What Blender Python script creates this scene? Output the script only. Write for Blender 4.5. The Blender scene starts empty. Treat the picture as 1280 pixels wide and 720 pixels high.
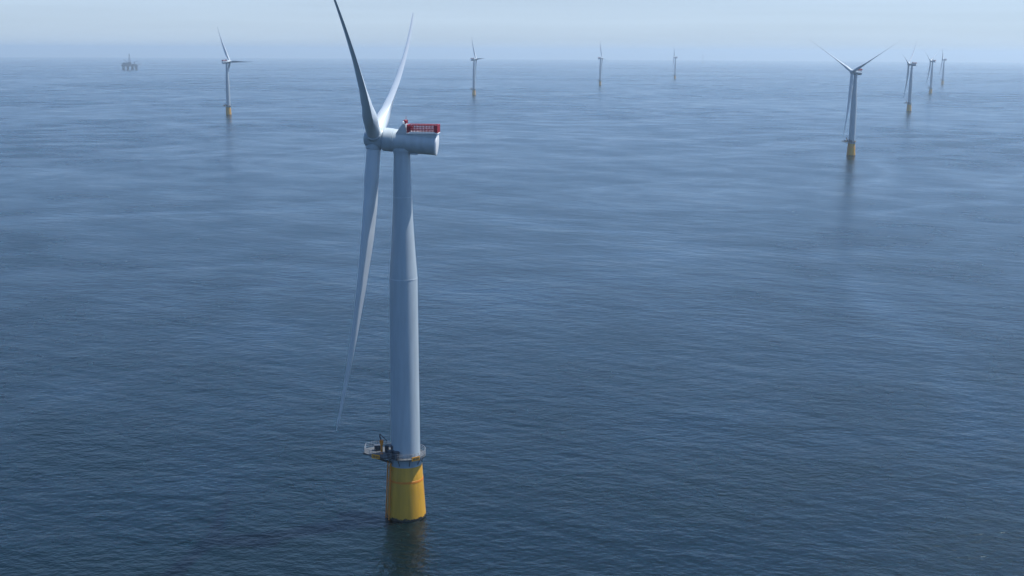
import bpy, bmesh, math, random
from mathutils import Vector, Matrix, noise
random.seed(7)
R = math.radians
scene = bpy.context.scene
COL = scene.collection

# ------------------------------------------------------------------ camera
FPX, EYE, HCAM, ROLL = 1500.0, 64.3, 122.0, 0.0054      # focal length in 1280-wide pixels, eye-level row, height, roll
TILT = math.atan((360 - EYE) / FPX)
EARTH = 6371000.0
cam = bpy.data.cameras.new('camera')
cam.sensor_width = 36.0
cam.lens = 36.0 * FPX / 1280.0
cam.clip_start, cam.clip_end = 1.0, 200000.0
cam_ob = bpy.data.objects.new('camera', cam)
COL.objects.link(cam_ob)
cam_ob.matrix_world = (Matrix.Translation((0, 0, HCAM)) @ Matrix.Rotation(R(90) - TILT, 4, 'X') @ Matrix.Rotation(ROLL, 4, 'Z'))
scene.camera = cam_ob

# ------------------------------------------------------------------ sky, sun, exposure
SUN_EL, SUN_AZ = 66.0, 66.0                               # azimuth clockwise from the view direction
world = bpy.data.worlds.new('World')
scene.world = world
world.use_nodes = True
wn, wl = world.node_tree.nodes, world.node_tree.links
sky = wn.new('ShaderNodeTexSky')
sky.sky_type = 'NISHITA'
sky.sun_disc = False
sky.sun_elevation, sky.sun_rotation = R(SUN_EL), R(SUN_AZ)
sky.altitude, sky.air_density, sky.dust_density, sky.ozone_density = 50, 0.5, 1.0, 3.2
bg = wn['Background']
tint = wn.new('ShaderNodeMix')                            # cool white balance of the sky light
tint.data_type, tint.blend_type = 'RGBA', 'MULTIPLY'
tint.inputs['Factor'].default_value = 1.0
tint.inputs['B'].default_value = (0.74, 1.02, 1.16, 1)
wl.new(sky.outputs[0], tint.inputs['A'])
wc = wn.new('ShaderNodeTexCoord')                           # faint stretched veils of high haze in the sky
wm = wn.new('ShaderNodeMapping')
wm.inputs['Scale'].default_value = (2.5, 2.5, 70)
wt = wn.new('ShaderNodeTexNoise')
wt.inputs['Scale'].default_value = 1.0
wt.inputs['Detail'].default_value = 4
wr = wn.new('ShaderNodeMapRange')
wr.inputs['From Min'].default_value, wr.inputs['From Max'].default_value = 0.3, 0.7
wr.inputs['To Min'].default_value, wr.inputs['To Max'].default_value = 0.93, 1.04
wv = wn.new('ShaderNodeVectorMath')
wv.operation = 'SCALE'
wl.new(wc.outputs['Generated'], wm.inputs[0]); wl.new(wm.outputs[0], wt.inputs['Vector'])
wl.new(wt.outputs['Fac'], wr.inputs['Value']); wl.new(wr.outputs[0], wv.inputs['Scale'])
ws = wn.new('ShaderNodeSeparateXYZ')                        # the pale aerosol layer low in the sky
wl.new(wc.outputs['Generated'], ws.inputs[0])
we = wn.new('ShaderNodeMapRange')
we.interpolation_type = 'SMOOTHSTEP'
we.inputs['From Min'].default_value, we.inputs['From Max'].default_value = 0.05, 0.11
we.inputs['To Min'].default_value, we.inputs['To Max'].default_value = 0.78, 0.0
wl.new(ws.outputs['Z'], we.inputs['Value'])
low = wn.new('ShaderNodeMix')
low.data_type = 'RGBA'
low.inputs['B'].default_value = (2.6, 2.95, 3.4, 1)
wl.new(we.outputs[0], low.inputs['Factor'])
wl.new(tint.outputs['Result'], low.inputs['A'])
wl.new(low.outputs['Result'], wv.inputs[0])
wl.new(wv.outputs[0], bg.inputs[0])
bg.inputs[1].default_value = 0.15
sun = bpy.data.lights.new('sun', 'SUN')
sun.energy, sun.angle, sun.color = 5.0, R(0.53), (1.0, 0.965, 0.93)
sun_ob = bpy.data.objects.new('sun', sun)
COL.objects.link(sun_ob)
sdir = Vector((math.sin(R(SUN_AZ)) * math.cos(R(SUN_EL)), math.cos(R(SUN_AZ)) * math.cos(R(SUN_EL)), math.sin(R(SUN_EL))))
sun_ob.rotation_euler = sdir.to_track_quat('Z', 'Y').to_euler()
sun_ob.location = (300, 300, 600)
vs = scene.view_settings
vs.view_transform, vs.look, vs.gamma, vs.use_curve_mapping = 'Standard', 'None', 1.0, False
vs.exposure = 0.54
scene.render.engine = 'CYCLES'
scene.cycles.use_denoising = True
scene.cycles.max_bounces = 6
scene.cycles.sample_clamp_direct = 1.0
scene.cycles.sample_clamp_indirect = 2.0
scene.cycles.volume_bounces = 2
HAZE_DENSITY = 0.76e-4


def drop(x, y):                                           # the sea curves away below eye level
    return -(x * x + y * y) / (2 * EARTH)


def sea_point(px, py):                                    # the point of the sea under a photograph pixel (1280 wide)
    dx, dy = px - 640, py - 360
    c, s = math.cos(-ROLL), math.sin(-ROLL)
    dx, dy = dx * c - dy * s, dx * s + dy * c
    d = Vector((dx, FPX * math.cos(TILT) - dy * math.sin(TILT), -FPX * math.sin(TILT) - dy * math.cos(TILT))).normalized()
    # HCAM + t dz = -t^2 h / 2R
    a, b, cc = (d.x ** 2 + d.y ** 2) / (2 * EARTH), d.z, HCAM
    disc = b * b - 4 * a * cc
    t = (-b - math.sqrt(max(disc, 0))) / (2 * a)
    x, y = t * d.x, t * d.y
    return Vector((x, y, drop(x, y)))


# ------------------------------------------------------------------ materials
def mat(name, color, rough=0.5, metal=0.0, vary=0.06, scale=0.6, streaks=0.0, spec=0.5):
    m = bpy.data.materials.new(name)
    m.use_nodes = True
    n, l = m.node_tree.nodes, m.node_tree.links
    p = n['Principled BSDF']
    p.inputs['Roughness'].default_value = rough
    p.inputs['Metallic'].default_value = metal
    p.inputs['Specular IOR Level'].default_value = spec
    tc = n.new('ShaderNodeTexCoord')
    t = n.new('ShaderNodeTexNoise')
    t.inputs['Scale'].default_value = scale
    t.inputs['Detail'].default_value = 5
    mp = n.new('ShaderNodeMapping')
    mp.inputs['Scale'].default_value = (1, 1, 0.12 if streaks else 1)
    l.new(tc.outputs['Object'], mp.inputs[0])
    l.new(mp.outputs[0], t.inputs['Vector'])
    r = n.new('ShaderNodeValToRGB')
    k = 1 - vary - streaks
    r.color_ramp.elements[0].position, r.color_ramp.elements[1].position = 0.3, 0.7
    r.color_ramp.elements[0].color = (*[c * k for c in color], 1)
    r.color_ramp.elements[1].color = (*[min(1, c * (1 + vary)) for c in color], 1)
    l.new(t.outputs['Fac'], r.inputs[0])
    l.new(r.outputs[0], p.inputs['Base Color'])
    return m


GREY = mat('light_grey_paint', (0.37, 0.43, 0.465), 0.4, vary=0.03, streaks=0.08, scale=0.9)
FLANGE = mat('joint_sealant', (0.45, 0.505, 0.535), 0.4, vary=0.1)
BLADE = mat('blade_gelcoat', (0.48, 0.53, 0.56), 0.36, vary=0.025, scale=0.15)
COLLAR = mat('collar_paint', (0.21, 0.275, 0.31), 0.5, streaks=0.08)
STEEL = mat('galvanised_steel', (0.16, 0.18, 0.20), 0.5, metal=0.3, vary=0.15)
GRATING = mat('deck_grating', (0.06, 0.068, 0.075), 0.65, vary=0.25, scale=2.5)
RAIL = mat('galvanised_rail', (0.20, 0.215, 0.23), 0.45, metal=0.2, vary=0.12)
WIRE = mat('pale_wire', (0.50, 0.22, 0.24), 0.5, vary=0.1)
DARK = mat('dark_equipment', (0.035, 0.045, 0.06), 0.55, vary=0.2)
RED = mat('red_paint', (0.30, 0.012, 0.024), 0.5, vary=0.1)
WHITE = mat('white_paint', (0.78, 0.78, 0.76), 0.45, vary=0.03)
ORANGE = mat('orange_paint', (0.62, 0.20, 0.015), 0.5, vary=0.1)
SIGN = mat('sign_yellow', (0.74, 0.32, 0.02), 0.5, vary=0.08)
RIG = mat('rig_steel', (0.025, 0.045, 0.08), 0.6, vary=0.2, scale=0.08)
RIG_DARK = mat('rig_dark_steel', (0.02, 0.03, 0.05), 0.6, vary=0.2, scale=0.08)


def spar_material():                                      # yellow paint, rust streaks, a ragged black waterline
    m = mat('spar_yellow_paint', (0.56, 0.295, 0.024), 0.5, vary=0.06, streaks=0.14, scale=0.8)
    n, l = m.node_tree.nodes, m.node_tree.links
    p = n['Principled BSDF']
    src = p.inputs['Base Color'].links[0].from_socket
    tc = n.new('ShaderNodeTexCoord')
    sep = n.new('ShaderNodeSeparateXYZ')
    l.new(tc.outputs['Object'], sep.inputs[0])
    t = n.new('ShaderNodeTexNoise')
    t.inputs['Scale'].default_value = 0.9
    t.inputs['Detail'].default_value = 6
    t.inputs['Roughness'].default_value = 0.65
    l.new(tc.outputs['Object'], t.inputs['Vector'])
    a = n.new('ShaderNodeMath'); a.operation = 'MULTIPLY_ADD'          # z - 2.4*noise
    a.inputs[1].default_value = -2.6
    l.new(t.outputs['Fac'], a.inputs[0]); l.new(sep.outputs['Z'], a.inputs[2])
    r = n.new('ShaderNodeMapRange')
    r.inputs['From Min'].default_value, r.inputs['From Max'].default_value = -0.75, -0.5
    l.new(a.outputs[0], r.inputs['Value'])
    mx = n.new('ShaderNodeMix'); mx.data_type = 'RGBA'
    mx.inputs['A'].default_value = (0.012, 0.014, 0.012, 1)
    l.new(r.outputs[0], mx.inputs['Factor']); l.new(src, mx.inputs['B'])
    l.new(mx.outputs['Result'], p.inputs['Base Color'])
    return m


SPAR = spar_material()


def sea_material():
    m = bpy.data.materials.new('sea_water')
    m.use_nodes = True
    n, l = m.node_tree.nodes, m.node_tree.links
    p = n['Principled BSDF']
    p.inputs['Base Color'].default_value = (0.0004, 0.0050, 0.0066, 1)
    p.inputs['IOR'].default_value = 1.34
    p.inputs['Specular Tint'].default_value = (0.80, 0.97, 1.0, 1)
    p.inputs['Subsurface Weight'].default_value = 1.0     # light spreads under the surface, so shadows on open water go soft
    p.inputs['Subsurface Radius'].default_value = (0.3, 0.8, 1.0)
    p.inputs['Subsurface Scale'].default_value = 18.0
    geo = n.new('ShaderNodeNewGeometry')

    def layer(lam, stretch, angle, detail, amp, rough=0.5, warp=0.0):
        mp = n.new('ShaderNodeMapping')
        mp.vector_type = 'TEXTURE'
        mp.inputs['Rotation'].default_value = (0, 0, R(angle))
        mp.inputs['Scale'].default_value = (lam * stretch, lam, lam)
        l.new(geo.outputs['Position'], mp.inputs[0])
        t = n.new('ShaderNodeTexNoise')
        t.noise_dimensions = '2D'
        t.inputs['Scale'].default_value = 1.0
        t.inputs['Detail'].default_value = detail
        t.inputs['Roughness'].default_value = rough
        t.inputs['Distortion'].default_value = warp
        l.new(mp.outputs[0], t.inputs['Vector'])
        k = n.new('ShaderNodeMath'); k.operation = 'MULTIPLY'
        k.inputs[1].default_value = amp
        l.new(t.outputs['Fac'], k.inputs[0])
        return k.outputs[0]

    def op(o, a, b):
        k = n.new('ShaderNodeMath'); k.operation = o
        for i, v in enumerate((a, b)):
            if isinstance(v, (int, float)): k.inputs[i].default_value = v
            else: l.new(v, k.inputs[i])
        return k.outputs[0]

    def ramp(v, a, b, lo, hi):
        k = n.new('ShaderNodeMapRange')
        k.inputs['From Min'].default_value, k.inputs['From Max'].default_value = a, b
        k.inputs['To Min'].default_value, k.inputs['To Max'].default_value = lo, hi
        l.new(v, k.inputs['Value'])
        return k.outputs[0]

    swell = layer(38, 1.6, -34, 2, 1.7)
    chop = layer(9, 2.2, -27, 3, 1.25, 0.55)
    cross = layer(4.5, 1.7, 12, 3, 0.85, 0.6)
    ripple = layer(1.7, 1.5, -8, 3, 0.47, 0.65)
    gust = ramp(layer(60, 1.4, -30, 4, 1.0, 0.6), 0.34, 0.66, 0.8, 1.14)      # rougher and calmer patches
    big = ramp(layer(700, 1.4, 20, 3, 1.0), 0.36, 0.64, 0.87, 1.1)
    veins = op('ABSOLUTE', op('SUBTRACT', layer(380, 1.5, 25, 4, 1.0, 0.5, 1.4), 0.5), 0.0)
    slick = ramp(veins, 0.0, 0.08, 0.78, 1.0)                                  # curving bands of oily calm water
    rough = op('MULTIPLY', op('MULTIPLY', gust, big), slick)
    fine = op('MULTIPLY', op('ADD', op('ADD', chop, cross), ripple), rough)
    h = op('ADD', swell, fine)
    b = n.new('ShaderNodeBump')
    b.inputs['Strength'].default_value = 1.0
    b.inputs['Distance'].default_value = 0.5
    l.new(h, b.inputs['Height'])
    l.new(b.outputs[0], p.inputs['Normal'])
    l.new(op('MULTIPLY', rough, 0.265), p.inputs['Roughness'])
    return m


# ------------------------------------------------------------------ mesh helpers
def mesh_of(bm, m, smooth=True, angle=38):
    me = bpy.data.meshes.new('mesh')
    bmesh.ops.recalc_face_normals(bm, faces=bm.faces[:])
    bm.to_mesh(me)
    bm.free()
    me.materials.append(m)
    for p in me.polygons:
        p.use_smooth = smooth
    if smooth:
        me.set_sharp_from_angle(angle=R(angle))
    return me


def obj(name, me, parent=None, mtx=None):
    o = bpy.data.objects.new(name, me)
    COL.objects.link(o)
    if parent is not None:
        o.parent = parent
    if mtx is not None:
        o.matrix_basis = mtx
    return o


def lathe(bm, prof, seg=64, mtx=Matrix(), caps=(True, True)):
    rings = []
    for r, z in prof:
        if r < 1e-6:
            rings.append([bm.verts.new(mtx @ Vector((0, 0, z)))])
        else:
            rings.append([bm.verts.new(mtx @ Vector((r * math.cos(2 * math.pi * i / seg), r * math.sin(2 * math.pi * i / seg), z))) for i in range(seg)])
    for a, b in zip(rings, rings[1:]):
        for i in range(seg):
            j = (i + 1) % seg
            f = [a[i % len(a)], a[j % len(a)], b[j % len(b)], b[i % len(b)]]
            f = list(dict.fromkeys(f))
            if len(f) > 2: bm.faces.new(f)
    if caps[0] and len(rings[0]) > 1: bm.faces.new(rings[0][::-1])
    if caps[1] and len(rings[-1]) > 1: bm.faces.new(rings[-1])


def box(bm, c, s, mtx=Matrix(), bevel=0.0):
    r = bmesh.ops.create_cube(bm, size=1.0, matrix=mtx @ Matrix.Translation(c) @ Matrix.Diagonal((*s, 1)))
    if bevel:
        es = list({e for v in r['verts'] for e in v.link_edges})
        bmesh.ops.bevel(bm, geom=es, offset=bevel, segments=2, affect='EDGES')


def bar(bm, a, b, r=0.05, seg=6):
    a, b = Vector(a), Vector(b)
    d = b - a
    q = d.to_track_quat('Z', 'Y').to_matrix().to_4x4()
    lathe(bm, [(r, 0), (r, d.length)], seg, Matrix.Translation(a) @ q)


def path(bm, pts, r=0.05, closed=False):
    for a, b in zip(pts, pts[1:] + (pts[:1] if closed else [])):
        bar(bm, a, b, r)


def prism(bm, pts, z0, z1):
    lo = [bm.verts.new((x, y, z0)) for x, y in pts]
    hi = [bm.verts.new((x, y, z1)) for x, y in pts]
    bm.faces.new(lo[::-1]); bm.faces.new(hi)
    for i in range(len(pts)):
        j = (i + 1) % len(pts)
        bm.faces.new((lo[i], lo[j], hi[j], hi[i]))


# ------------------------------------------------------------------ the sea
def build_sea():
    bm = bmesh.new()
    seg = 360
    radii = [0.0] + [40 * (45000 / 40) ** (i / 110) for i in range(111)]
    rings = []
    for r in radii:
        if r == 0:
            rings.append([bm.verts.new((0, 0, 0))]); continue
        rings.append([bm.verts.new((r * math.sin(2 * math.pi * i / seg), r * math.cos(2 * math.pi * i / seg), drop(r, 0))) for i in range(seg)])
    for a, b in zip(rings, rings[1:]):
        for i in range(seg):
            j = (i + 1) % seg
            f = list(dict.fromkeys([a[i % len(a)], a[j % len(a)], b[j], b[i]]))
            bm.faces.new(f)
    for f in bm.faces:
        f.smooth = True
    me = bpy.data.meshes.new('mesh')
    bmesh.ops.recalc_face_normals(bm, faces=bm.faces[:])
    bm.to_mesh(me); bm.free()
    if me.polygons[0].normal.z < 0: me.flip_normals()
    me.materials.append(sea_material())
    o = obj('sea', me)
    o['kind'] = 'structure'


build_sea()


def build_haze():
    bm = bmesh.new()
    box(bm, (0, 0, (200 - 161) / 2), (92000, 92000, 361))
    m = bpy.data.materials.new('haze')
    m.use_nodes = True
    n, l = m.node_tree.nodes, m.node_tree.links
    n.remove(n['Principled BSDF'])
    v = n.new('ShaderNodeVolumePrincipled')
    v.inputs['Color'].default_value = (0.75, 0.87, 0.935, 1)
    v.inputs['Density'].default_value = HAZE_DENSITY
    v.inputs['Anisotropy'].default_value = 0.5
    l.new(v.outputs[0], n['Material Output'].inputs['Volume'])
    o = obj('haze', mesh_of(bm, m, smooth=False))
    o['kind'] = 'stuff'


build_haze()

# ------------------------------------------------------------------ wind turbine meshes (built once, shared by every turbine)
HUB_Z, OVERHANG, NTILT, BLADE_LEN = 99.75, 7.0, R(5), 76.3
C1, C2 = -0.0257, 0.0726
HUB_POS = Vector((-OVERHANG, 0, HUB_Z + 0.6))             # the hub points to -X before yaw
M = {}


def spar_mesh():
    bm = bmesh.new()
    lathe(bm, [(5.35, -6), (5.3, -1), (5.25, 0), (5.19, 1.0), (4.75, 8), (4.34, 14.4), (4.30, 14.55)], 96, caps=(False, True))
    return mesh_of(bm, SPAR)


def band_mesh():
    bm = bmesh.new()
    r0, r1 = 5.19 + (4.34 - 5.19) * 0.69, 5.19 + (4.34 - 5.19) * 0.735
    lathe(bm, [(r0, 10.25), (r0 + .035, 10.27), (r1 + .035, 10.83), (r1, 10.85)], 96, caps=(False, False))
    return mesh_of(bm, ORANGE)


def ladder_mesh():                                        # boat landing: two fender pipes with rungs up the spar
    bm = bmesh.new()
    ang = R(210)
    for off in (-0.95, 0.95):
        rt = Vector((-math.sin(ang), math.cos(ang), 0))
        dn = Vector((math.cos(ang), math.sin(ang), 0))
        bar(bm, dn * 5.66 + rt * off + Vector((0, 0, -2)), dn * 4.72 + rt * off + Vector((0, 0, 15.6)), 0.17, 10)
        for z, r in ((1.5, 5.15), (6, 4.88), (10, 4.62), (13.6, 4.4)):
            bar(bm, dn * (r - .1) + rt * off + Vector((0, 0, z)), dn * (5.56 - .054 * z) + rt * off + Vector((0, 0, z + .1)), 0.12)
    z = 0.4
    while z < 15.4:
        c = dn * (5.55 - .054 * z) + Vector((0, 0, z))
        bar(bm, c - rt * 0.95, c + rt * 0.95, 0.06)
        z += 0.6
    return mesh_of(bm, ORANGE)


def collar_mesh():
    bm = bmesh.new()
    lathe(bm, [(4.26, 14.5), (4.22, 14.75), (3.98, 16.4), (4.12, 16.42), (4.12, 16.7), (3.88, 16.72)], 96)
    return mesh_of(bm, COLLAR)


DECK_Z = 16.8
RING = 5.35
EXT = [(-2.2, -4.75), (-8.8, -2.0), (-11.2, 0.9), (-11.2, 4.4), (-8.5, 6.2), (-2.2, 4.75)]   # the landing deck that juts out to one side


def deck_outline():
    a0, a1 = math.atan2(-4.75, -2.2), math.atan2(4.75, -2.2)
    n = 40
    arc = [(RING * math.cos(a0 + (a1 - a0 + 0) * i / n), RING * math.sin(a0 + (a1 - a0) * i / n)) for i in range(n + 1)]
    return arc, EXT[1:-1][::-1]


def deck_mesh():
    bm = bmesh.new()
    arc, ext = deck_outline()
    prism(bm, arc + ext, DECK_Z + .1, DECK_Z + 0.35)
    for k in range(10):                                   # brackets under the deck
        a = 2 * math.pi * k / 10
        d = Vector((math.cos(a), math.sin(a), 0))
        bar(bm, d * 4.05 + Vector((0, 0, 14.9)), d * 5.1 + Vector((0, 0, DECK_Z + .02)), 0.12)
    for e in ((-8.8, -1.6), (-11.5, 1.2), (-11.4, 4.2)):
        bar(bm, (-3.9, e[1] * .4, 14.7), (e[0], e[1], DECK_Z + .02), 0.16)
    return mesh_of(bm, GRATING, angle=30)


def railing_mesh():
    bm = bmesh.new()
    arc, ext = deck_outline()
    pts = [Vector((x * .985, y * .985, 0)) for x, y in arc + ext]
    z0 = DECK_Z + 0.35
    for h in (0.5, 0.95, 1.4):
        path(bm, [p + Vector((0, 0, z0 + h)) for p in pts], 0.05, True)
    n = len(pts)
    for i in range(n):
        a, b = pts[i], pts[(i + 1) % n]
        if i < len(arc):
            if i % 2 == 0: bar(bm, a + Vector((0, 0, z0 - .02)), a + Vector((0, 0, z0 + 1.4)), 0.05)
        k = max(1, int((b - a).length / 1.2))
        if (b - a).length > 1.5 or i >= len(arc):
            for j in range(k):
                p = a.lerp(b, j / k)
                bar(bm, p + Vector((0, 0, z0 - .02)), p + Vector((0, 0, z0 + 1.4)), 0.05)
    return mesh_of(bm, RAIL)


def plate_mesh():                                         # name plate facing -Y in its own frame
    bm = bmesh.new()
    box(bm, (0, 0, 0), (2.35, 0.08, 1.15), bevel=0.03)
    return mesh_of(bm, SIGN)


def marking_mesh():                                       # the dark characters of the plate, too small to read in the photo
    bm = bmesh.new()
    for x, parts in ((-0.78, ((0, .0, .1, .56), (.12, 0, .2, .1), (.24, 0, .1, .56))), (-0.28, ((0, .22, .34, .1), (0, 0, .34, .1), (0, -.22, .34, .1), (-.12, .1, .1, .2), (.12, -.1, .1, .2))),
                     (0.26, ((0, .23, .34, .1), (-.13, 0, .1, .5), (.13, 0, .1, .5), (0, -.23, .34, .1))), (0.74, ((.1, 0, .1, .56), (-.06, -.06, .3, .1), (-.13, .1, .1, .3)))):
        for dx, dz, w, h in parts:
            box(bm, (x + dx, -0.055 - random.random() * .006, dz), (w, 0.03, h))
    return mesh_of(bm, DARK, smooth=False)


def crane_mesh():
    bm = bmesh.new()
    z = DECK_Z + .33
    lathe(bm, [(0.42, z), (0.42, z + 0.3), (0.3, z + 0.35), (0.28, z + 2.6), (0.4, z + 2.62), (0.4, z + 3.1)], 16)
    box(bm, (0, 0, z + 3.5), (0.9, 0.8, 0.9), bevel=0.06)
    return mesh_of(bm, ORANGE)


def jib_mesh():
    bm = bmesh.new()
    z = DECK_Z + 3.9
    path(bm, [Vector((0, 0, z)), Vector((-0.5, 0.2, z + 1.5)), Vector((-0.4, 0.3, z + 1.9))], 0.18)
    bar(bm, (-.4, .3, z + 1.9), (1.3, .9, z - .2), 0.12)
    bar(bm, (1.3, .9, z - .2), (1.3, .9, z - 2.0), 0.04)
    box(bm, (1.3, .9, z - 2.1), (.25, .25, .35))
    return mesh_of(bm, DARK)


def cabinet_mesh(w, d, h):
    bm = bmesh.new()
    z = DECK_Z + .35
    box(bm, (0, 0, z + h / 2 + .1), (w, d, h), bevel=0.05)
    box(bm, (0, 0, z + h + .14), (w + .15, d + .15, .1))
    for i in range(4): box(bm, (0, -d / 2 - .02, z + .4 + i * h * .2), (w * .7, .05, h * .07))
    for sx in (-1, 1): box(bm, (sx * w * .4, 0, z + .05), (.12, d * .8, .13))
    return mesh_of(bm, DARK, angle=30)


def tower_mesh():
    bm = bmesh.new()
    prof = [(3.86, 16.3), (3.84, 18), (3.6, 64.6)]
    n = 16
    for i in range(1, n + 1):                             # straight cone that eases into the slim upper section
        t = i / n
        e = 1 - (1 - t) ** 1.25
        prof.append((3.6 + (2.40 - 3.6) * e, 64.6 + 20.5 * t))
    prof += [(2.06, 96.6), (2.2, 96.65), (2.2, 97.3)]
    lathe(bm, prof, 96)
    return mesh_of(bm, GREY, angle=20)


def flange_mesh(r, z):
    bm = bmesh.new()
    lathe(bm, [(r - .02, z - .13), (r + .028, z - .12), (r + .028, z + .12), (r - .02, z + .13)], 96, caps=(False, False))
    return mesh_of(bm, FLANGE)


def door_mesh():
    bm = bmesh.new()
    a = R(205)
    q = Matrix.Rotation(a, 4, 'Z')
    box(bm, (3.86, 0, DECK_Z + 1.75), (.16, 1.25, 2.5), q, bevel=0.05)
    box(bm, (4.2, 0, DECK_Z + 3.2), (.9, 1.7, .1), q)
    return mesh_of(bm, DARK, angle=30)


def axis_frame(pos):                                      # local +Z along the rotor axis (up-wind), X up
    a = Vector((-math.cos(NTILT), 0, math.sin(NTILT)))
    y = Vector((0, 1, 0))
    x = y.cross(a).normalized()
    return Matrix.Translation(pos) @ Matrix((x, y, a)).transposed().to_4x4()


AX = axis_frame(Vector((0, 0, HUB_POS.z - OVERHANG * math.tan(NTILT))))


def nacelle_mesh():
    bm = bmesh.new()
    prof = [(2.55, -8.75), (2.7, -8.72), (2.74, -8.6), (2.80, -4), (2.82, 1.9), (2.9, 1.98), (2.9, 2.1), (2.82, 2.16), (2.82, 2.25), (2.92, 2.32), (2.92, 4.5), (2.8, 4.62), (2.5, 4.7)]
    lathe(bm, prof, 72, AX, caps=(True, True))
    # yaw collar down to the tower
    lathe(bm, [(2.3, 97.15), (2.45, 97.2), (2.45, 98.0)], 48)
    return mesh_of(bm, GREY, angle=25)


def rear_cap_mesh():
    bm = bmesh.new()
    lathe(bm, [(2.76, -8.62), (2.82, -8.7), (2.82, -8.95), (2.7, -9.08), (1.8, -9.18), (0, -9.22)], 72, AX, caps=(False, False))
    return mesh_of(bm, WHITE, angle=30)


def hatch_mesh():
    bm = bmesh.new()
    box(bm, (3.2, 0, 96.72), (2.0, 1.7, .7), bevel=0.1)
    return mesh_of(bm, GREY)


PF_Z = 101.75                                             # hoist platform floor


def cowl_mesh():                                          # wedge and saddle that carry the hoist platform
    bm = bmesh.new()
    pts = [(-1.1, 101.8), (0.55, 104.1), (1.25, 104.1), (1.6, 101.9), (9.0, PF_Z - .06), (9.0, 99.9), (1.5, 100.4), (-1.1, 101.0)]
    a = [bm.verts.new((x, -2.25, z)) for x, z in pts]
    b = [bm.verts.new((x, 2.25, z)) for x, z in pts]
    bm.faces.new(a); bm.faces.new(b[::-1])
    for i in range(len(pts)):
        j = (i + 1) % len(pts)
        bm.faces.new((a[i], a[j], b[j], b[i]))
    bmesh.ops.bevel(bm, geom=bm.edges[:], offset=0.07, segments=2, affect='EDGES')
    return mesh_of(bm, GREY, angle=30)


def hoist_floor_mesh():
    bm = bmesh.new()
    box(bm, (5.5, 0, PF_Z + .06), (7.9, 5.0, .2), bevel=0.03)
    return mesh_of(bm, WHITE)


def hoist_rail_mesh():                                    # red guard panels round the hoist platform
    bm = bmesh.new()
    z0, z1 = PF_Z + .14, PF_Z + 2.1
    x0, x1, y = 1.75, 9.35, 2.42
    loop = [Vector((x0, -y, 0)), Vector((x1, -y, 0)), Vector((x1, y, 0)), Vector((x0, y, 0))]
    for h, r in ((z0 + .5, .06), (z0 + .95, .06), (z0 + 1.45, .06), (z1, .1)):
        path(bm, [p + Vector((0, 0, h)) for p in loop], r, True)
    for s in (-y, y):
        for i in range(11):
            x = x0 + (x1 - x0) * i / 10
            bar(bm, (x, s, z0), (x, s, z1), .075)
    for i in range(1, 7):
        yy = -y + 2 * y * i / 7
        bar(bm, (x1, yy, z0), (x1, yy, z1), .075); bar(bm, (x0, yy, z0), (x0, yy, z1), .075)
    for s in (-1, 1):                                     # solid end panels
        box(bm, (x1 - .38, s * y, z0 + 1.0), (.72, .06, 1.75))
        box(bm, (x0 + .5, s * y, z0 + .9), (.95, .06, 1.6))
    box(bm, (x1, 0, z0 + 1.0), (.06, 2 * y - .2, 1.7))
    return mesh_of(bm, RED, angle=30)


def mesh_infill_mesh():                                   # open wire infill of one guard panel
    bm = bmesh.new()
    z0 = PF_Z + .2
    for i in range(15):
        x = 2.6 + i * .44
        bar(bm, (x, 0, z0), (x, 0, z0 + 1.85), .035, 4)
    for i in range(5):
        bar(bm, (2.6, 0, z0 + .3 + i * .36), (8.8, 0, z0 + .3 + i * .36), .03, 4)
    return mesh_of(bm, WIRE)


def kick_mesh():
    bm = bmesh.new()
    box(bm, (5.55, 0, PF_Z + .3), (6.4, .05, .28))
    return mesh_of(bm, WHITE)


def beacon_mesh():
    bm = bmesh.new()
    lathe(bm, [(.16, 104.0), (.16, 104.25), (.42, 104.3), (.42, 104.95), (.3, 105.1), (0, 105.12)], 16, Matrix.Translation((1.15, -1.2, 0)))
    box(bm, (1.15, 1.2, 104.5), (.5, .5, .9), bevel=.05)
    bar(bm, (1.15, 0, 104), (1.15, 0, 105.9), .05)
    return mesh_of(bm, RED)


def lens_mesh():
    bm = bmesh.new()
    bmesh.ops.create_uvsphere(bm, u_segments=16, v_segments=10, radius=.34, matrix=Matrix.Translation((.78, -1.42, 104.45)))
    return mesh_of(bm, WHITE)


def hub_mesh():                                           # axis local frame, hub centre at the origin
    bm = bmesh.new()
    lathe(bm, [(2.45, -2.35), (2.5, -2.28), (2.5, -1.6), (2.48, 0.8), (2.38, 1.5), (2.12, 2.05), (1.6, 2.42), (0.9, 2.6), (0, 2.65)], 64)
    return mesh_of(bm, GREY, angle=40)


def root_collar_mesh():
    bm = bmesh.new()
    lathe(bm, [(2.0, 1.5), (2.02, 2.5), (2.0, 2.7), (1.9, 2.78), (1.85, 2.8)], 48, caps=(True, True))
    return mesh_of(bm, GREY)


def lerp_tab(tab, x):
    for (x0, y0), (x1, y1) in zip(tab, tab[1:]):
        if x <= x1:
            t = (x - x0) / (x1 - x0)
            t = t * t * (3 - 2 * t) * .35 + t * .65
            return y0 + (y1 - y0) * t
    return tab[-1][1]


CHORD = [(0, 3.55), (.06, 3.6), (.12, 4.3), (.2, 4.9), (.3, 4.55), (.45, 3.4), (.6, 2.4), (.75, 1.6), (.88, 1.05), (.96, .7), (1, .12)]
THICK = [(0, 1.0), (.05, .99), (.10, .80), (.18, .52), (.28, .36), (.45, .27), (.7, .21), (1, .17)]
TWIST = [(0, 13), (.18, 11), (.4, 6), (.7, 2), (1, 0)]
FEATHER, HALF = 126.0, 60.0
PITCH = 139.0                                              # idling: blades feathered towards the wind


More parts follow.
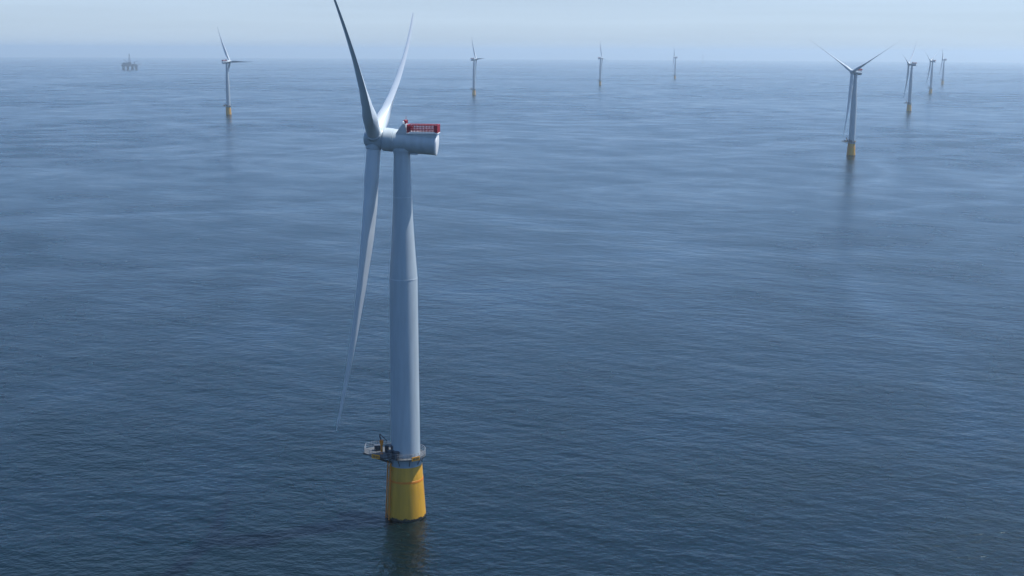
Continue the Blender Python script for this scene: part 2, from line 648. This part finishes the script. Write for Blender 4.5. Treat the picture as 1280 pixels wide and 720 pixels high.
def blade_mesh(pitch):                                         # local Z = span, X = rotor axis (up-wind), Y = in the rotor plane
    bm = bmesh.new()
    N, S = 40, 72
    rings = []
    for k in range(S + 1):
        s = (k / S) if k < S - 8 else 1 - (1 - k / S) ** 1.0
        r = 2.2 + (BLADE_LEN - 2.2) * s
        c, th = lerp_tab(CHORD, s), lerp_tab(THICK, s)
        circ = max(0, 1 - max(0, s - .03) / .14)
        circ = circ * circ * (3 - 2 * circ)
        ang = R(pitch + lerp_tab(TWIST, s))
        ring = []
        for i in range(N):
            u = 2 * math.pi * i / N
            # aerofoil: x from trailing (-0.65) to leading edge (+0.35)
            xx = .5 * (1 + math.cos(u))
            yt = th / .2 * (.2969 * math.sqrt(max(xx, 0)) - .126 * xx - .3516 * xx ** 2 + .2843 * xx ** 3 - .1015 * xx ** 4) * c
            ax, ay = (.36 - xx) * c, (yt if u < math.pi else -yt) + .02 * c * math.sin(math.pi * xx)
            cx, cy = -.5 * c * math.cos(u), .5 * c * math.sin(u)
            x, y = ax * (1 - circ) + cx * circ, ay * (1 - circ) + cy * circ
            bx = x * math.sin(ang) - y * math.cos(ang)
            by = x * math.cos(ang) + y * math.sin(ang)
            f = r / BLADE_LEN
            off = (C1 * f + C2 * f * f) * BLADE_LEN
            ring.append(bm.verts.new((bx + off, by, r)))
        rings.append(ring)
    for a, b in zip(rings, rings[1:]):
        for i in range(N):
            bm.faces.new((a[i], a[(i + 1) % N], b[(i + 1) % N], b[i]))
    bm.faces.new(rings[0][::-1]); bm.faces.new(rings[-1])
    return mesh_of(bm, BLADE, angle=60)


def build_meshes():
    M.update(spar=spar_mesh(), band=band_mesh(), ladder=ladder_mesh(), collar=collar_mesh(), deck=deck_mesh(), railing=railing_mesh(),
             plate=plate_mesh(), marking=marking_mesh(), crane=crane_mesh(), jib=jib_mesh(), cab1=cabinet_mesh(1.3, 1.0, 1.7), cab2=cabinet_mesh(1.0, 0.9, 2.2), cab3=cabinet_mesh(2.0, 1.2, 1.3),
             tower=tower_mesh(), fl1=flange_mesh(3.6, 64.6), fl2=flange_mesh(2.42, 85.6), door=door_mesh(), nacelle=nacelle_mesh(), cap=rear_cap_mesh(), hatch=hatch_mesh(),
             cowl=cowl_mesh(), floor=hoist_floor_mesh(), rail=hoist_rail_mesh(), infill=mesh_infill_mesh(), kick=kick_mesh(), beacon=beacon_mesh(), lens=lens_mesh(),
             hub=hub_mesh(), rcollar=root_collar_mesh(), blade=blade_mesh(PITCH), blade_feathered=blade_mesh(FEATHER), blade_half_feathered=blade_mesh(HALF))


build_meshes()


def turbine(px, py, yaw, rotor, label, blade='blade_feathered', scale=1.0):
    """px, py: where it meets the sea in the photograph; yaw: nacelle heading; rotor: angle of the first blade from upright."""
    root = bpy.data.objects.new('wind_turbine', None)
    COL.objects.link(root)
    root.empty_display_size = 5
    root.location = sea_point(px, py)
    root.scale = (scale,) * 3
    root['label'], root['category'] = label, 'wind turbine'
    root['group'] = 'floating wind turbines spread over the sea'
    T, RZ = Matrix.Translation, lambda a: Matrix.Rotation(a, 4, 'Z')
    sp = obj('spar_foundation', M['spar'], root)
    obj('band', M['band'], sp)
    obj('boat_landing_ladder', M['ladder'], sp)
    obj('collar', M['collar'], root)
    dk = obj('access_platform', M['deck'], root)
    obj('railing', M['railing'], dk)
    for x, y, a in ((-7.6, -3.05, R(-21)), (3.05, -4.62, R(33))):
        mk = T((x, y, DECK_Z + .55)) @ RZ(a)
        obj('name_plate', M['plate'], dk, mk)
        obj('plate_marking', M['marking'], dk, mk)
    cr = obj('davit_crane', M['crane'], root, T((-6.3, -.4, 0)))
    obj('jib', M['jib'], cr)
    for k, x, y, a in (('cab2', -5.0, .1, .2), ('cab1', -3.7, -2.9, -.5), ('cab1', -2.0, -4.1, .4), ('cab3', -7.6, 2.9, .1)):
        obj('equipment_cabinet', M[k], root, T((x, y, 0)) @ RZ(a))
    tw = obj('tower', M['tower'], root)
    obj('flange', M['fl1'], tw); obj('flange', M['fl2'], tw)
    obj('door', M['door'], tw)
    Y = RZ(-yaw)
    na = obj('nacelle', M['nacelle'], root, Y)
    obj('rear_cap', M['cap'], na)
    obj('service_hatch', M['hatch'], na)
    obj('cowl', M['cowl'], na)
    hp = obj('hoist_platform', M['floor'], root, Y)
    obj('guard_rail', M['rail'], hp); [(obj('wire_infill', M['infill'], hp, T((0, y, 0))), obj('kick_plate', M['kick'], hp, T((0, y * 1.045, 0)))) for y in (-2.42, 2.42)]
    be = obj('beacon', M['beacon'], root, Y)
    obj('lens', M['lens'], be)
    hb = obj('hub', M['hub'], root, Y @ axis_frame(HUB_POS))
    a = Vector((-math.cos(NTILT), 0, math.sin(NTILT)))
    u = Vector((0, -1, 0))
    w = Vector((math.sin(NTILT), 0, math.cos(NTILT)))
    for k in range(3):
        th = rotor + k * 2 * math.pi / 3
        d = w * math.cos(th) + u * math.sin(th)
        mr = Matrix((a, d.cross(a), d)).transposed().to_4x4()
        mb = Y @ T(HUB_POS) @ mr
        obj('blade', M[blade], root, mb)
        obj('blade_root_collar', M['rcollar'], hb, (Y @ axis_frame(HUB_POS)).inverted() @ mb)
    return root


def ray(px):
    return math.atan((px - 640) / FPX)


# base pixel, heading off the line of sight (deg), rotor angle (deg), label
FLEET = [
    (508.0, 643.5, 9.4, 55.7, 'huge pale grey wind turbine standing closest, on a broad yellow spar'),
    (1063.5, 194.5, -54, 60, 'mid distance wind turbine whose two upper blades spread in a wide V'),
    (286.0, 143.5, 150, 30, 'wind turbine with yellow base nearest the drilling rig, upper blade leaning left'),
    (1136.0, 139.0, 12, 72, 'wind turbine just behind the wide V one, short left blade and long right blade'),
    (592.5, 119.0, 164, 33, 'hazy wind turbine first beyond the closest one, standing on its right'),
    (1163.0, 117.0, 22, 60, 'hazy wind turbine with small even V of blades, next to the most distant one'),
    (750.0, 106.5, 167, 25, 'slim hazy wind turbine alone between two others in the middle of the horizon'),
    (1178.0, 105.5, 3, 55, 'rightmost and most distant wind turbine of the right hand row'),
    (843.5, 98.5, 5, 40, 'small pale wind turbine beside the one barely visible on the horizon'),
    (878.5, 79.3, 12, 20, 'faintest wind turbine, almost lost in haze right on the horizon'),
]
for px, py, w, th, lab in FLEET:
    turbine(px, py, R(w) + ray(px), R(th), lab, 'blade' if px == 508.0 else 'blade_half_feathered' if px == 1063.5 else 'blade_feathered')


# ------------------------------------------------------------------ the drilling rig on the horizon
def drilling_rig(px, py):
    root = bpy.data.objects.new('drilling_rig', None)
    COL.objects.link(root)
    root.location = sea_point(px, py)
    root.rotation_euler = (0, 0, R(14))
    root['label'], root['category'] = 'dark semi-submersible drilling rig with derrick standing on the hazy horizon', 'drilling rig'
    for y in (-28, 28):
        bm = bmesh.new()
        box(bm, (0, y, -3.5), (104, 15, 8), bevel=2.5)
        obj('pontoon', mesh_of(bm, RIG_DARK), root)
        for x in (-39, -12, 15, 39):
            bm = bmesh.new()
            lathe(bm, [(5.6, -1), (5.6, 20), (6.6, 22.5)], 24, Matrix.Translation((x, y, 0)))
            obj('column', mesh_of(bm, RIG_DARK), root)
    bm = bmesh.new()
    for x in (-39, 39):
        bar(bm, (x, -28, 6), (x, 28, 6), 1.3); bar(bm, (x, -28, 7), (x, 0, 22), 1.0); bar(bm, (x, 28, 7), (x, 0, 22), 1.0)
    for y in (-28, 28):
        for x0, x1 in ((-39, -12), (15, 39)): bar(bm, (x0, y, 7), (x1, y, 21), .9)
    obj('bracing', mesh_of(bm, RIG_DARK), root)
    bm = bmesh.new()
    box(bm, (0, 0, 26), (98, 70, 8.4), bevel=.4)
    dk = obj('deck', mesh_of(bm, RIG), root)
    bm = bmesh.new()
    box(bm, (-30, -8, 36), (24, 40, 11.6), bevel=.3); box(bm, (-33, -4, 43.8), (14, 26, 4))
    obj('accommodation_block', mesh_of(bm, RIG), root)
    bm = bmesh.new()
    lathe(bm, [(11, 38.5), (12, 39.5), (12, 40.2)], 8, Matrix.Translation((-52, -6, 0)))
    for q in ((-6, -5), (-6, 5)): bar(bm, (-44, q[1] - 6, 31), (-52 + q[0], q[1] - 6, 38.6), .5)
    obj('helideck', mesh_of(bm, RIG), root)
    bm = bmesh.new()
    box(bm, (-4, 0, 37), (28, 34, 13.6), bevel=.3); box(bm, (-2, 2, 46), (20, 20, 5), bevel=.3)
    obj('drill_floor', mesh_of(bm, RIG), root)
    bm = bmesh.new()
    for x, y, sx, sy, h in ((20, -18, 14, 12, 7), (22, 12, 16, 20, 5), (38, -4, 9, 30, 6.5), (30, 27, 18, 8, 4)):
        box(bm, (x, y, 30.1 + h / 2), (sx, sy, h), bevel=.2)
    obj('deck_module', mesh_of(bm, RIG), root)
    bm = bmesh.new()
    lv = [48.4 + i * 6.0 for i in range(9)]
    def hw(z): return 6.4 + (1.9 - 6.4) * (z - 48.4) / 48.0
    for i, z in enumerate(lv):
        c = [Vector((sx * hw(z), sy * hw(z), z)) for sx, sy in ((-1, -1), (1, -1), (1, 1), (-1, 1))]
        path(bm, c, .35, True)
        if i + 1 < len(lv):
            z2 = lv[i + 1]
            d = [Vector((sx * hw(z2), sy * hw(z2), z2)) for sx, sy in ((-1, -1), (1, -1), (1, 1), (-1, 1))]
            for k in range(4):
                bar(bm, c[k], d[k], .42); bar(bm, c[k], d[(k + 1) % 4], .3); bar(bm, c[(k + 1) % 4], d[k], .3)
    box(bm, (0, 0, 97.6), (4.6, 4.6, 2.4))
    bar(bm, (0, 0, 98), (0, 0, 106), .3)
    obj('derrick', mesh_of(bm, RIG_DARK), root)
    for x, y, tip in ((-20, 27, (-40, 40, 66)), (30, -27, (56, -36, 58))):
        bm = bmesh.new()
        lathe(bm, [(2.1, 30), (2.1, 44), (2.9, 45), (2.9, 48.5)], 16, Matrix.Translation((x, y, 0)))
        for k in (-1, 1): bar(bm, (x + k * 1.2, y, 47), tip, .5)
        bar(bm, (x, y, 53), tip, .3); bar(bm, (x, y, 48), (x, y, 53), .6)
        obj('crane', mesh_of(bm, RIG_DARK), root)
    bm = bmesh.new()
    bar(bm, (46, 18, 29), (70, 34, 38), .6); bar(bm, (46, 22, 29), (70, 34, 38), .6); bar(bm, (46, 20, 34), (70, 34, 38), .5)
    obj('flare_boom', mesh_of(bm, RIG_DARK), root)


drilling_rig(162.5, 87.3)
